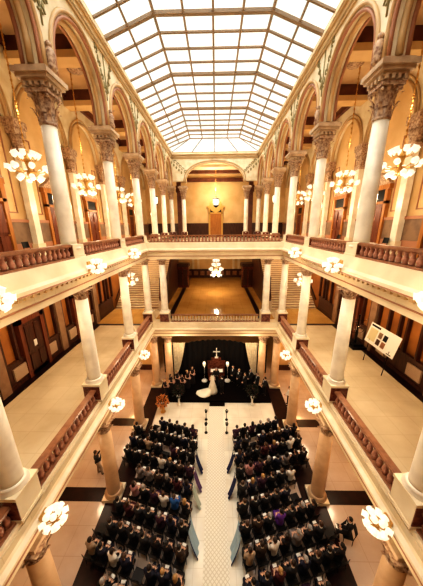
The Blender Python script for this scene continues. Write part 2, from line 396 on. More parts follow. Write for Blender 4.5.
# ------------------------------------------------------------------ columns
def leaf(b, a, z0, h, r0, r1, w):
    rows = []
    for t in (0, .3, .6, .85, 1.0):
        r = r0+(r1-r0)*t**2.2; z = z0+h*(t if t < .9 else .86); ww = w*(1-.55*t)
        rows.append([(r*math.cos(a)-q*ww*math.sin(a), r*math.sin(a)+q*ww*math.cos(a), z) for q in (-1, 0, 1)])
    b.grid(rows)
def capital_mesh(rt, h, m, ab):
    b = MB().lathe([(rt*1.0,0),(rt*1.15,.03*h),(rt*1.15,.09*h),(rt*1.0,.11*h),(rt*1.02,.5*h),(rt*1.25,.85*h),(rt*1.45,.93*h)], 16)
    for k in range(8):
        leaf(b, TAU*k/8, .1*h, .42*h, rt*1.12, rt*1.85, rt*.36); leaf(b, TAU*(k+.5)/8, .36*h, .5*h, rt*1.2, rt*2.1, rt*.34)
    for k in range(4):
        a = PI/4+PI/2*k; c = rt*1.7
        b.ell((c*math.cos(a), c*math.sin(a), .82*h), rt*.24, 8, 6); b.ell((rt*1.5*math.cos(a+PI/4), rt*1.5*math.sin(a+PI/4), .88*h), rt*.15, 8, 6)
    b.box(-ab, ab, -ab, ab, .9*h, h)
    return b.mesh('capital', m)
def col_set(rb, rt, z0, z1, zc, ped_h, shaftm, abm):
    """meshes for a column whose shaft spans z0..z1 (relative), capital up to zc"""
    d = {}
    d['shaft'] = MB().lathe([(rb, z0+.16), (rb*1.0, z0+.3), (rb*.99, z0+(z1-z0)*.4), (rt, z1)], 24).mesh('shaft', shaftm)
    d['base'] = MB().lathe([(rb*1.4,z0-.02),(rb*1.42,z0+.05),(rb*1.2,z0+.09),(rb*1.28,z0+.13),(rb*1.0,z0+.17)], 24).mesh('base', shaftm)
    d['capital'] = capital_mesh(rt if zc > 5 and z0 < .5 else rt*.86, zc-z1, M['capital'], rt*1.5)
    return d
S3 = col_set(.275, .24, .34, 4.42, 5.38, 0, M['column'], M['capital'])       # relative to z=12.75
S2 = col_set(.275, .24, .87, 4.75, 5.15, 0, M['column'], M['capital'])      # relative to z=6.3
S1 = col_set(.335, .30, .2, 4.3, 4.95, 0, M['column_dimmed'], M['capital'])         # relative to z=0
IMP = MB().box(-.42,.42,-.42,.42,0,.28).box(-.56,.56,-.56,.56,.28,.40).box(-.7,.7,-.7,.7,.40,.56).box(-.8,.8,-.8,.8,.56,.78).box(-.66,.66,-.66,.66,.78,.9)
for q in (-.4, -.13, .13, .4):
    for e in (-1, 1): IMP.box(q-.06, q+.06, e*.42, e*.62, .1, .28).box(e*.42, e*.62, q-.06, q+.06, .1, .28)
IMP.v = [(p[0]*.70, p[1]*.70, p[2]*.64) for p in IMP.v]
IMPM = IMP.mesh('impost_block', M['impost'])
PED3 = MB().box(-.35,.35,-.36,.36,0,.5).box(-.38,.38,-.39,.39,.0,.08).mesh('pedestal', M['cream'])
PED3P = MB().box(-.33,.33,-.38,-.36,.09,.48).box(-.33,.33,.36,.38,.09,.48).mesh('pedestal_dark_face', M['maroon'])  # darker slabs on the two faces along the rail
PED2 = MB().box(-.37,.37,-.37,.37,0,.78).box(-.40,.40,-.40,.40,.78,.88).box(-.40,.40,-.40,.40,0,.1).mesh('pedestal', M['cream'])
PED2P = MB().box(-.36,.36,-.39,-.37,.1,.78).box(-.36,.36,.37,.39,.1,.78).mesh('pedestal_dark_face', M['maroon'])
PLN = MB().box(-.47,.47,-.47,.47,0,.18).mesh('plinth', M['cream'])
BRK = MB().box(-.36,.36,-.36,.36,0,.16).mesh('abacus', M['impost'])
def column(lv, x, y, label, group):
    z = {3: 12.75, 2: 6.3, 1: 0.0}[lv]
    r = empty('column', (x, y, z)); tag(r, label, 'column', group)
    S = {3: S3, 2: S2, 1: S1}[lv]
    if lv == 3:
        link('pedestal', PED3, r); link('pedestal_dark_face', PED3P, r)
        for k in ('shaft', 'base', 'capital'): link(k, S[k], r, (0,0,4.42 if k == 'capital' else 0))
        link('impost_block', IMPM, r, (0,0,5.36))
    elif lv == 2:
        link('pedestal', PED2, r); link('pedestal_dark_face', PED2P, r)
        for k in ('shaft', 'base', 'capital'): link(k, S[k], r, (0,0,4.75 if k == 'capital' else 0))
    else:
        link('plinth', PLN, r)
        for k in ('shaft', 'base', 'capital'): link(k, S[k], r, (0,0,4.3 if k == 'capital' else 0))
        link('abacus', BRK, r, (0,0,4.93))
    return r
def posword(i): return ['nearest the camera', 'second from the camera', 'third from the camera', 'fourth from the camera', 'fifth from the camera', 'sixth from the camera'][i]
for s, sn in SIDES:
    for i, k in enumerate(['Z', 'A', 'B', 'C', 'D', 'E']):
        column(3, s*5.58, YS[k], 'cream marble column with carved capital, upper %s arcade, %s' % (sn, posword(i)), 'columns of the upper %s arcade' % sn)
    for i, k in enumerate(['Z', 'A', 'B', 'C']):
        column(2, s*5.46, YS[k], 'cream column on pedestal at edge of middle %s gallery, %s' % (sn, posword(i)), 'columns of the middle %s gallery' % sn)
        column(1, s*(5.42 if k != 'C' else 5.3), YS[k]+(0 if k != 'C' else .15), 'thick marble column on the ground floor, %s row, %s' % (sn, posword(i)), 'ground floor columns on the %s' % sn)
    column(3, s*5.5, YS['F'], 'upper end wall column in the far %s corner under the skylight' % sn, 'columns of the upper end wall')
    column(3, s*3.95, YS['F'], 'upper end wall column at the %s foot of the wide far arch' % sn, 'columns of the upper end wall')
    column(2, s*4.1, 18.06, 'cream column at the %s end of the pale bridge railing' % sn, 'columns on the middle bridge')
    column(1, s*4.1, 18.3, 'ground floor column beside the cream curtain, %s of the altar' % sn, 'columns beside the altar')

# ------------------------------------------------------------------ arcade walls with arches, archivolts, spandrel ornament
ZS, RISE, HALF = 19.25, 2.0, 1.86
for s, sn in SIDES:
    b = MB(); arch_wall(b, s, 5.25, 5.8, yfull, ZS, RISE, HALF, 22.0, zl=18.68); struct(b.build('wall_arcade_'+sn, M['spandrel']))
    b = MB()
    for y0, y1 in zip(yfull[:-1], yfull[1:]):
        arch_band(b, s, 5.25, y0, y1, ZS, RISE, HALF, .06, -.0, zl=18.7); arch_band(b, s, 5.8, y0, y1, ZS, RISE, HALF, .07, -.0, zl=18.7)
    struct(b.build('trim_arches_'+sn, M['rose']))
    b = MB()
    for y0, y1 in zip(yfull[:-1], yfull[1:]):
        arch_band(b, s, 5.22, y0, y1, ZS, RISE, HALF, .07, .16, zl=18.7); arch_band(b, s, 5.52, y0, y1, ZS, RISE, HALF, .10, -.06, zl=18.7)
    struct(b.build('trim_archivolts_'+sn, M['ochre']))
    b = MB()
    for y in yl[:-1]:     # leafy scrolls painted in each spandrel
        for e in (-1, 1):
            for k in range(4):
                z = 20.3+.4*k; w = .10+.20*k
                c = (s*5.235, y+e*w, z)
                b.tube([(c[0], c[1]+.13*math.cos(t*.9)*e*(1-t/9), c[2]+.16*math.sin(t*.9)*(1-t/9)) for t in range(7)], .035, 5)
                b.ell((c[0], c[1]+e*.08, c[2]+.2), (.02,.07,.12), 8, 6)
        b.tube([(s*5.235, y, 19.9), (s*5.235, y, 21.7)], .03, 5)
    struct(b.build('trim_spandrel_scrolls_'+sn, M['olive']))
    # figure-like bracket at the foot of each spandrel
    b = MB()
    for y in yl[:-1]:
        b.lathe([(.12,18.7),(.17,18.8),(.12,19.0),(.17,19.2),(.07,19.35)], 10, (s*5.16, y, 0)); b.ell((s*5.16, y, 19.42), .1, 8, 6)
    struct(b.build('trim_finials_'+sn, M['capital']))
    # cornice up to the skylight
    b = MB()
    for z0, z1, x, mi in ((21.72,21.80,5.17,1),(21.86,22.0,5.12,0),(22.0,22.1,5.02,1),(22.1,22.24,4.98,0),(22.24,22.36,5.02,1)):
        b.box(s*x, s*5.8, YN, YS['F']+.3, z0, z1, mi)
    struct(b.build('trim_cornice_'+sn, [M['cream'], M['ochre']]))
    # gallery ceiling and cross beams
    struct(MB().box(s*5.3, s*WX, YN, YB, 22.36, 22.7).build('ceiling_gallery_'+sn, M['ceil']))
    b = MB()
    for y in yfull[1:]:
        b.box(s*5.8, s*9.9, y-.3, y+.3, 21.75, 22.36)
    b.box(s*5.8, s*6.1, YN, YB, 21.95, 22.36); b.box(s*9.5, s*9.95, YN, YB, 21.95, 22.36)
    struct(b.build('trim_ceiling_beams_'+sn, M['beam']))
    b = MB()
    for y in yfull[1:]: b.box(s*5.82, s*9.7, y-.38, y+.38, 21.45, 21.75)
    struct(b.build('trim_beam_edges_'+sn, M['orange']))
    b = MB()
    for y0, y1 in zip(yfull[:-1], yfull[1:]):
        b.lathe([(.42,22.35),(.4,22.3),(.25,22.26),(.1,22.2)], 16, (s*7.75, (y0+y1)/2, 0))
    struct(b.build('trim_ceiling_roses_'+sn, M['capital']))
# far arch wall
def far_wall():
    b = MB(); n = 28; hw, zs, rise, zt = 3.55, 19.0, 2.3, 22.0
    pts = [(-hw, zs)] + [(-hw*math.cos(PI*k/n), zs+rise*math.sin(PI*k/n)**.8) for k in range(1, n)] + [(hw, zs)]
    for y in (31.3, 31.75):
        b.grid([[(p[0], y, p[1]) for p in pts], [(p[0], y, zt) for p in pts]], False)
        for e in (-1, 1): b.add([(e*hw, y, 19.25), (e*5.8, y, 19.25), (e*5.8, y, zt), (e*hw, y, zt)], [(0,1,2,3)])
    b.grid([[(p[0], 31.3, p[1]) for p in pts], [(p[0], 31.75, p[1]) for p in pts]], True)
    struct(b.build('wall_far_arch', M['spandrel']))
    b = MB().tube([(p[0], 31.28, p[1]) for p in pts], .09, 6); b.tube([(p[0]*1.06, 31.27, p[1]*1.0+(.2 if 0 < i < n else 0)) for i, p in enumerate(pts)], .06, 6)
    struct(b.build('trim_far_arch', M['ochre']))
    b = MB()
    for e in (-1, 1):
        for k in range(5):
            c = (e*(3.6+.3*k), 31.27, 20.3+.28*k)
            b.tube([(c[0]+.2*math.cos(t*.9)*(1-t/9), c[1], c[2]+.2*math.sin(t*.9)*(1-t/9)) for t in range(7)], .04, 5)
            b.ell((c[0]+e*.45, c[1], c[2]-.1), (.1,.02,.16), 8, 6)
    struct(b.build('trim_far_scrolls', M['olive']))
    b = MB()
    for z0, z1, y, mi in ((21.72,21.80,31.22,1),(21.86,22.0,31.17,0),(22.0,22.1,31.07,1),(22.1,22.24,31.0,0),(22.24,22.36,31.05,1)): b.box(-5.8, 5.8, y, 31.75, z0, z1, mi)
    struct(b.build('trim_cornice_far', [M['cream'], M['ochre']]))
    struct(MB().box(-5.3, 5.3, 31.8, YB, 20.9, 21.2).build('ceiling_far', M['cream']))
    struct(MB().box(-5.3, 5.3, 33.4, 33.9, 20.55, 20.9).box(-5.3, 5.3, YB-.4, YB-.05, 19.9, 20.35).build('trim_far_beams', M['beam']))
    for e in (-1, 1):   # dark pier between the paired columns
        q = MB().box(e*4.45, e*5.0, 33.0, 33.5, Z3, 20).box(e*4.35, e*5.1, 32.9, 33.6, 18.2, 19); struct(q.build('trim_dark_pier', M['beam']))
far_wall()
d = empty('door_%d' % (door_i+1), (.1, YB-.12, Z3)); struct(d)
lf = MB().box(-.8, .8, -.1, .1, 0, 3.3)
for q in (-.4, .4): lf.box(q-.28, q+.28, -.13, -.1, .3, 1.4).box(q-.28, q+.28, -.13, -.1, 1.6, 3.1)
lf.build('leaf', M['oak'], d)
MB().box(-1.05,-.8,-.2,.1,0,4.1).box(.8,1.05,-.2,.1,0,4.1).box(-1.05,1.05,-.2,.1,3.3,3.5).box(-1.25,1.25,-.25,.1,4.1,4.4).lathe([(.9,-.1),(.9,.2)], 24, (0,0,4.4), False, 0, Matrix.Rotation(R(90),3,'X')).build('frame', M['gold'], d)
MB().box(-.8,.8,-.12,.08,3.5,4.1).build('transom', M['iron'], d)

# ------------------------------------------------------------------ skylight
XE, XF, ZE, ZF = 5.15, 2.7, 22.3, 23.2
xs = [-XE, -(XE+XF)/2, -XF, -XF/2, 0, XF/2, XF, (XE+XF)/2, XE]
def skz(x): return ZF if abs(x) <= XF else ZF-(abs(x)-XF)/(XE-XF)*(ZF-ZE)
YH, YE = 29.3, 31.1       # hip start, end
majors = [.1, 4.62, 9.12, 13.63, 18.06, 22.55, 27.05]
ysl = []
for a0, a1 in zip(majors[:-1], majors[1:]): ysl += [a0+(a1-a0)*k/4 for k in range(4)]
ysl += [27.05, 28.2, YH]
w = empty('window_1', (0,0,0)); struct(w)
b = MB()
for y0, y1 in zip(ysl[:-1], ysl[1:]):
    for x0, x1 in zip(xs[:-1], xs[1:]):
        b.add([(x0,y0,skz(x0)+.05),(x1,y0,skz(x1)+.05),(x1,y1,skz(x1)+.05),(x0,y1,skz(x0)+.05)], [(0,1,2,3)])
hz = ZE+.05
b.add([(-XF,YH,ZF+.05),(XF,YH,ZF+.05),(XE,YE,hz),(-XE,YE,hz)], [(0,1,2,3)])
b.add([(-XF,YH,ZF+.05),(-XE,YE,hz),(-XE,YH,hz)], [(0,1,2)]); b.add([(XF,YH,ZF+.05),(XE,YH,hz),(XE,YE,hz)], [(0,1,2)])
b.build('glass', M['glass'], w)
for y in ysl:
    rr = .13 if any(abs(y-m) < .01 for m in majors) else .072
    MB().tube([(x, y, skz(x)) for x in (-XE, -XF, XF, XE)], rr, 6, False).build('rafter', M['bar'], w)
for x in xs:
    MB().tube([(x, -.5, skz(x)-.01), (x, YH, skz(x)-.01)], .07 if abs(abs(x)-XF) < .01 else .056, 6, False).build('glazing_bar', M['bar'], w)
for x0, x1 in ((-XF,-XE),(XF,XE),(-XF/2,-XF),(0,0),(XF/2,XF)):
    MB().tube([(x0, YH, ZF), (x1, YE, ZE+.05)], .045, 6, False).build('hip_bar', M['bar'], w)
struct(MB().box(-5.8,5.8,YN,-.5,22.2,22.6).build('ceiling_near', M['ceil']))

# ------------------------------------------------------------------ staircases beyond the galleries
for s, sn in SIDES:
    st = empty('staircase', (s*7.4, 21.4, Z2)); struct(st)
    n = 36; rise = (Z3-Z2)/n; tread = .255
    b = MB()
    for i in range(n):
        b.add([(-2.3,i*tread,i*rise),(2.3,i*tread,i*rise),(2.3,i*tread,(i+1)*rise),(-2.3,i*tread,(i+1)*rise),(-2.3,(i+1)*tread,(i+1)*rise),(2.3,(i+1)*tread,(i+1)*rise)],
              [(0,1,2,3),(3,2,5,4)])
    b.build('steps', M['cream'], st)
    b = MB()
    for i in range(n): b.box(-2.3, 2.3, i*tread-.04, i*tread+.03, (i+1)*rise-.035, (i+1)*rise+.012)
    b.build('step_nosings', M['rail'], st)
    x = -s*2.45
    MB().add([(x-.12,-.2,0),(x+.12,-.2,0),(x+.12,n*tread,0),(x-.12,n*tread,0),(x-.12,-.2,.9),(x+.12,-.2,.9),(x+.12,n*tread,n*rise+.9),(x-.12,n*tread,n*rise+.9)],
             [(0,3,2,1),(4,5,6,7),(0,1,5,4),(1,2,6,5),(2,3,7,6),(3,0,4,7)]).build('side_wall', M['wood'], st)
    x = s*2.2
    MB().tube([(x,0,.9),(x,n*tread,n*rise+.9)], .06, 8).build('handrail', M['wood'], st)
    # newel with lamp
    nw = empty('newel_post', (s*5.0, 20.9, Z2)); tag(nw, 'dark stair newel post on pale base beside the middle bridge, %s staircase' % sn, 'newel post', 'stair newel posts')
    MB().box(-.27,.27,-.27,.27,0,.9).box(-.33,.33,-.33,.33,.9,1.0).build('base', M['pale_baluster'], nw)
    MB().lathe([(.24,1.0),(.26,1.3),(.17,2.0),(.1,3.0),(.14,3.1),(.05,3.3)], 12).build('post', M['wood'], nw)
    # dark wooden portal at the far end of the bridge
    pc = empty('wooden_portal', (s*4.2, 30.3, Z2)); tag(pc, 'dark red wooden vestibule standing at %s far end of the middle bridge floor' % sn, 'vestibule', 'wooden vestibules on the middle bridge')
    MB().box(-.75,.75,-.7,.7,0,2.7).build('body', M['maroon'], pc)
    MB().box(-.85,.85,-.8,.8,2.7,2.95).box(-.8,.8,-.75,.75,2.95,3.1).build('cornice', M['wood'], pc)
    MB().box(-.6,-.08,-.73,-.7,.3,2.4).box(.08,.6,-.73,-.7,.3,2.4).build('door_panel', M['wood'], pc)
struct(MB().box(-10,10,YB-.2,YB-.12,Z2,7.4).box(-10,10,YB-.3,YB-.12,7.4,7.55).build('trim_far_wainscot', M['wood']))
b = MB()
for i in range(17):
    x = -8+i; b.box(x-.32, x+.32, YB-.24, YB-.2, 6.6, 7.25)
struct(b.build('trim_far_grilles', M['rail']))
b = MB()
for x in (-3.4,-2.6,2.8,3.6): b.box(x-.16, x+.16, YB-.25, YB-.05, 7.5, 11.7)
struct(b.build('trim_far_pilasters', M['cream']))

# ------------------------------------------------------------------ chandeliers and fascia lamps
SHADE = MB().lathe([(.03,0),(.07,.02),(.105,.08),(.10,.14),(.085,.17),(.11,.21)], 12).mesh('shade', M['shade'])
def place_shade(parent, p, dirv):
    o = link('shade', SHADE, parent, p); o.rotation_mode = 'QUATERNION'; o.rotation_quaternion = Vector(dirv).to_track_quat('Z', 'Y'); return o
def light(loc, e, c=(1,.81,.56), r=.25, name='lamp_or_fill'):
    l = bpy.data.lights.new(name, 'POINT'); l.energy = e; l.color = c; l.shadow_soft_size = r
    o = bpy.data.objects.new(name, l); col.objects.link(o); o.location = loc; return o
def spray(root, rad, tiers, sc_=1.0):
    for n, r, z, el, ph in tiers:
        for k in range(n):
            a = TAU*(k+ph)/n; ca, sa = math.cos(a), math.sin(a)
            am = MB().tube([(0,0,z-.05), (r*.5*ca, r*.5*sa, z-.13), (r*.9*ca, r*.9*sa, z-.08), (r*ca, r*sa, z)], .018, 6).build('arm', M['brass'], root)
            o = place_shade(am, (r*ca, r*sa, z), (ca*math.cos(el), sa*math.cos(el), math.sin(el))); o.scale = (sc_,)*3
def make_chandelier(chain, sc_=1.05):
    r = empty('chandelier')
    MB().lathe([(.02,-.5),(.07,-.42),(.12,-.3),(.05,-.15),(.09,.05),(.14,.2),(.06,.35),(.03,.6)], 12).build('hub', M['brass'], r)
    b = MB(); z = .55; k = 0
    while z < chain:
        b.ell((0,0,z), (.045 if k % 2 else .015, .015 if k % 2 else .045, .075), 6, 6); z += .115; k += 1
    b.build('chain', M['brass'], r)
    spray(r, .6, ((8,.58,-.12,.1,0),(8,.36,.3,1.1,.5),(6,.3,-.38,-.7,.25)), sc_)
    return r
proto = make_chandelier(5.6)
CY = [(-7.75,10.75),(-7.75,15.3),(-7.75,20.1),(-7.75,23.6),(7.75,10.9),(7.75,15.3),(7.75,19.8),(7.75,23.4)]
for i, (x, y) in enumerate(CY):
    c = proto if i == 0 else copy_tree(proto); c.location = (x, y, 16.38)
    tag(c, 'chandelier of white glass shades on gold chain, upper %s gallery, %s' % ('left' if x < 0 else 'right', posword(i % 4)), 'chandelier', 'chandeliers of the upper galleries')
    light((x*.97, y, 15.1), 150)
    light((x, y, 18.4), 70)
p2 = make_chandelier(1.9)
for i, (x, y) in enumerate(((-7.75, 20.6), (7.75, 20.2))):
    c = p2 if i == 0 else copy_tree(p2); c.location = (x, y, 9.35)
    tag(c, 'chandelier hung in front of the %s staircase under the upper gallery' % ('left', 'right')[i], 'chandelier', 'stair chandeliers')
    light((x, y, 9.0), 260)
c = make_chandelier(1.6, 1.35); c.location = (.12, 27.0, 9.2); tag(c, 'bright chandelier over the shining golden floor of middle bridge', 'chandelier')
spray(c, .6, ((6,.42,-.75,-.4,0),(6,.25,.75,1.2,.5)), 1.3); light((.12,26.6,8.6), 500)
# hanging lanterns
def make_lantern():
    r = empty('hanging_lantern')
    MB().lathe([(.02,.55),(.3,.42),(.34,.36),(.3,.34)], 8, smooth=False).lathe([(.3,-.36),(.2,-.45),(.05,-.6)], 8, smooth=False).build('frame', M['iron'], r)
    MB().lathe([(.22,-.36),(.3,0),(.28,.34)], 8, smooth=False).build('glass_body', M['shade'], r)
    b = MB(); z = .55; k = 0
    while z < 4.6: b.ell((0,0,z), (.04 if k % 2 else .015, .015 if k % 2 else .04, .075), 6, 6); z += .115; k += 1
    b.build('chain', M['brass'], r); return r
ln = make_lantern()
for i, (x, y, z, lb) in enumerate(((.13,33.0,16.95,'white lantern hung in far arch before golden doorway'), (-5.9,24.8,16.4,'dark framed lantern hanging between far columns of the upper left arcade'), (5.9,24.6,16.4,'dark framed lantern hanging between far columns of the upper right arcade'))):
    c = ln if i == 0 else copy_tree(ln); c.location = (x, y, z); tag(c, lb, 'lantern', 'hanging lanterns')
    c.scale = (1.5,1.5,1.1) if i == 0 else (.85,.85,.9)
    light((x*.95, y-.6, z), 90)
# cluster lamps on the fascias
def make_cluster():
    r = empty('cluster_lamp')          # local +x points away from the wall, into the atrium
    MB().box(-.32,-.26,-.14,.14,-.25,.2).build('wall_plate', M['brass'], r)
    MB().tube([(-.3,0,-.1),(-.1,0,-.16),(0,0,-.05)], .035, 8).ell((0,0,0), .09, 10, 8).build('bracket', M['brass'], r)
    spray(r, .3, ((8,.20,.02,-.15,0),(5,.11,.12,1.15,.3),(5,.12,-.1,-.9,.1)), .8)
    return r
cl = make_cluster(); first = True
for lv, z, ks in ((2, 5.72, 'ZAB'), (3, 12.38, 'ZAB')):
    for s, sn in SIDES:
        for i, k in enumerate(ks):
            c = cl if first else copy_tree(cl); first = False
            c.location = (s*4.66, YS[k]+.08, z); c.rotation_euler = (0,0,0 if s < 0 else PI)
            tag(c, 'lit cluster of white glass shades on %s %s gallery edge, %s' % ('middle' if lv == 2 else 'upper', sn, posword(i)), 'wall lamp', 'cluster lamps on the gallery edges')
            light((s*3.95, YS[k]+.08, z-.5), 45, r=.2)
# unseen fill lights added to the lower galleries, bridge and far end (beneath the upper gallery floors, above the frame's sight lines)
def area(loc, sx, sy, e, c, rot=(0,0,0), name='fill_light'):
    l = bpy.data.lights.new(name, 'AREA'); l.shape = 'RECTANGLE'; l.size = sx; l.size_y = sy; l.energy = e; l.color = c
    o = bpy.data.objects.new(name, l); col.objects.link(o); o.location = loc; o.rotation_euler = rot; return o
for s in (-1, 1):
    for y in (6.9, 11.4, 15.9): light((s*7.0, y, 10.9), 190, (1,.82,.60), .4)
    for y in (6.9, 11.4, 16.0): light((s*7.7, y, 5.0), 150, (1,.80,.58), .4)
    light((s*8.2, 18.9, 4.6), 160, (1,.62,.28), .3)
    light((s*7.4, 24.5, 11.0), 120, (1,.66,.34), .4)
light((.1, 29.0, 10.9), 420, (1,.74,.42), .4); light((0, 33, 18.5), 650, (1,.82,.58), .5); light((0, 23.5, 4.5), 260, (1,.62,.26), .4)

for s in (-1, 1): light((s*3.0, 17.3, 4.4), 130, (1,.85,.62), .2)
#<PEOPLE>
# ------------------------------------------------------------------ people
dg_get = bpy.context.evaluated_depsgraph_get
def remeshed(b, vox, sm=4):
    me = b.mesh('tmp', M['skin']); o = bpy.data.objects.new('tmp', me); col.objects.link(o)
    r = o.modifiers.new('r', 'REMESH'); r.mode = 'VOXEL'; r.voxel_size = vox
    s = o.modifiers.new('s', 'SMOOTH'); s.factor = .5; s.iterations = sm
    bpy.context.view_layer.update(); dg = dg_get(); out = bpy.data.meshes.new_from_object(o.evaluated_get(dg), depsgraph=dg)
    bpy.data.objects.remove(o); bpy.data.meshes.remove(me)
    mb = MB(); mb.add([v.co[:] for v in out.vertices], [list(p.vertices) for p in out.polygons], True); bpy.data.meshes.remove(out)
    return mb
def hand(b, w, d, nrm, side, curl=.6):
    """palm plus four bent fingers and a thumb; w wrist, d pointing direction, nrm palm side, side +1 right hand"""
    w = Vector(w); d = Vector(d).normalized(); n = Vector(nrm); n = (n - d*n.dot(d)).normalized(); x = d.cross(n)*side
    m = Matrix((x, d, n)).transposed()
    b.ell(w+d*.05, (.042,.055,.018), 10, 8, 0, m)
    for k, (o, L) in enumerate(((-.032,.068),(-.011,.078),(.011,.074),(.031,.058))):
        p0 = w+d*.088+x*o; p1 = p0+(d*math.cos(curl*.5)+n*math.sin(curl*.5))*L*.45
        p2 = p1+(d*math.cos(curl*1.2)+n*math.sin(curl*1.2))*L*.32; p3 = p2+(d*math.cos(curl*1.9)+n*math.sin(curl*1.9))*L*.25
        b.tube([p0, p1, p2, p3], [.0105,.0095,.0085,.006], 6)
    t0 = w+d*.03-x*.036; t1 = t0+(d*.6-x*.7+n*.25).normalized()*.04; t2 = t1+(d*.85-x*.2+n*.4).normalized()*.034
    b.tube([t0, t1, t2], [.013,.011,.008], 6)
def skel(pose, hy=0.0):
    """joint positions of a figure of about 1.74 m facing +y"""
    J = {}
    if pose == 'sit':
        J.update(pel=(0,.02,.56), waist=(0,0,.74), chest=(0,-.02,.95), neck=(0,0,1.13), head=(0,.03,1.29))
        for s in (-1, 1):
            J['sh', s] = (s*.165,-.01,1.06); J['el', s] = (s*.195,.06,.80); J['wr', s] = (s*.10,.27,.66); J['hd', s] = ((-s*.7,.7,-.1),(0,.2,-1))
            J['hip', s] = (s*.09,.05,.55); J['kn', s] = (s*.10,.45,.54); J['an', s] = (s*.10,.37,.11); J['toe', s] = (s*.105,.50,.045)
    else:
        J.update(pel=(0,0,.95), waist=(0,.01,1.10), chest=(0,-.01,1.30), neck=(0,-.005,1.48), head=(0,.025,1.635))
        for s in (-1, 1):
            J['sh', s] = (s*.185,-.01,1.42); J['el', s] = (s*.245,-.03,1.14); J['wr', s] = (s*.25,.07,.91); J['hd', s] = ((0,.15,-1),(-s,0,0))
            J['hip', s] = (s*.09,0,.93); J['kn', s] = (s*.10,.02,.51); J['an', s] = (s*.105,-.02,.09); J['toe', s] = (s*.125,.13,.04)
    if pose == 'bouquet' or pose == 'clasp':
        for s in (-1, 1): J['el', s] = (s*.235,.04,1.14); J['wr', s] = (s*.075,.25,1.06 if pose == 'bouquet' else .93); J['hd', s] = ((-s*.6,.75,0),(-s*.6,-.5,-.3))
    if pose == 'program':
        pass
    if pose == 'camera':
        for s in (-1, 1): J['el', s] = (s*.27,.14,1.22); J['wr', s] = (s*.11,.26,1.50); J['hd', s] = ((-s*.45,.3,.7),(-s*.6,.4,0))
        J['kn', 1] = (.11,.13,.51); J['an', 1] = (.12,.14,.09); J['toe', 1] = (.14,.29,.04)
    if pose == 'book':
        for s in (-1, 1): J['el', s] = (s*.24,.05,1.15); J['wr', s] = (s*.12,.30,1.20); J['hd', s] = ((-s*.15,.9,.25),(0,0,1))
    return J
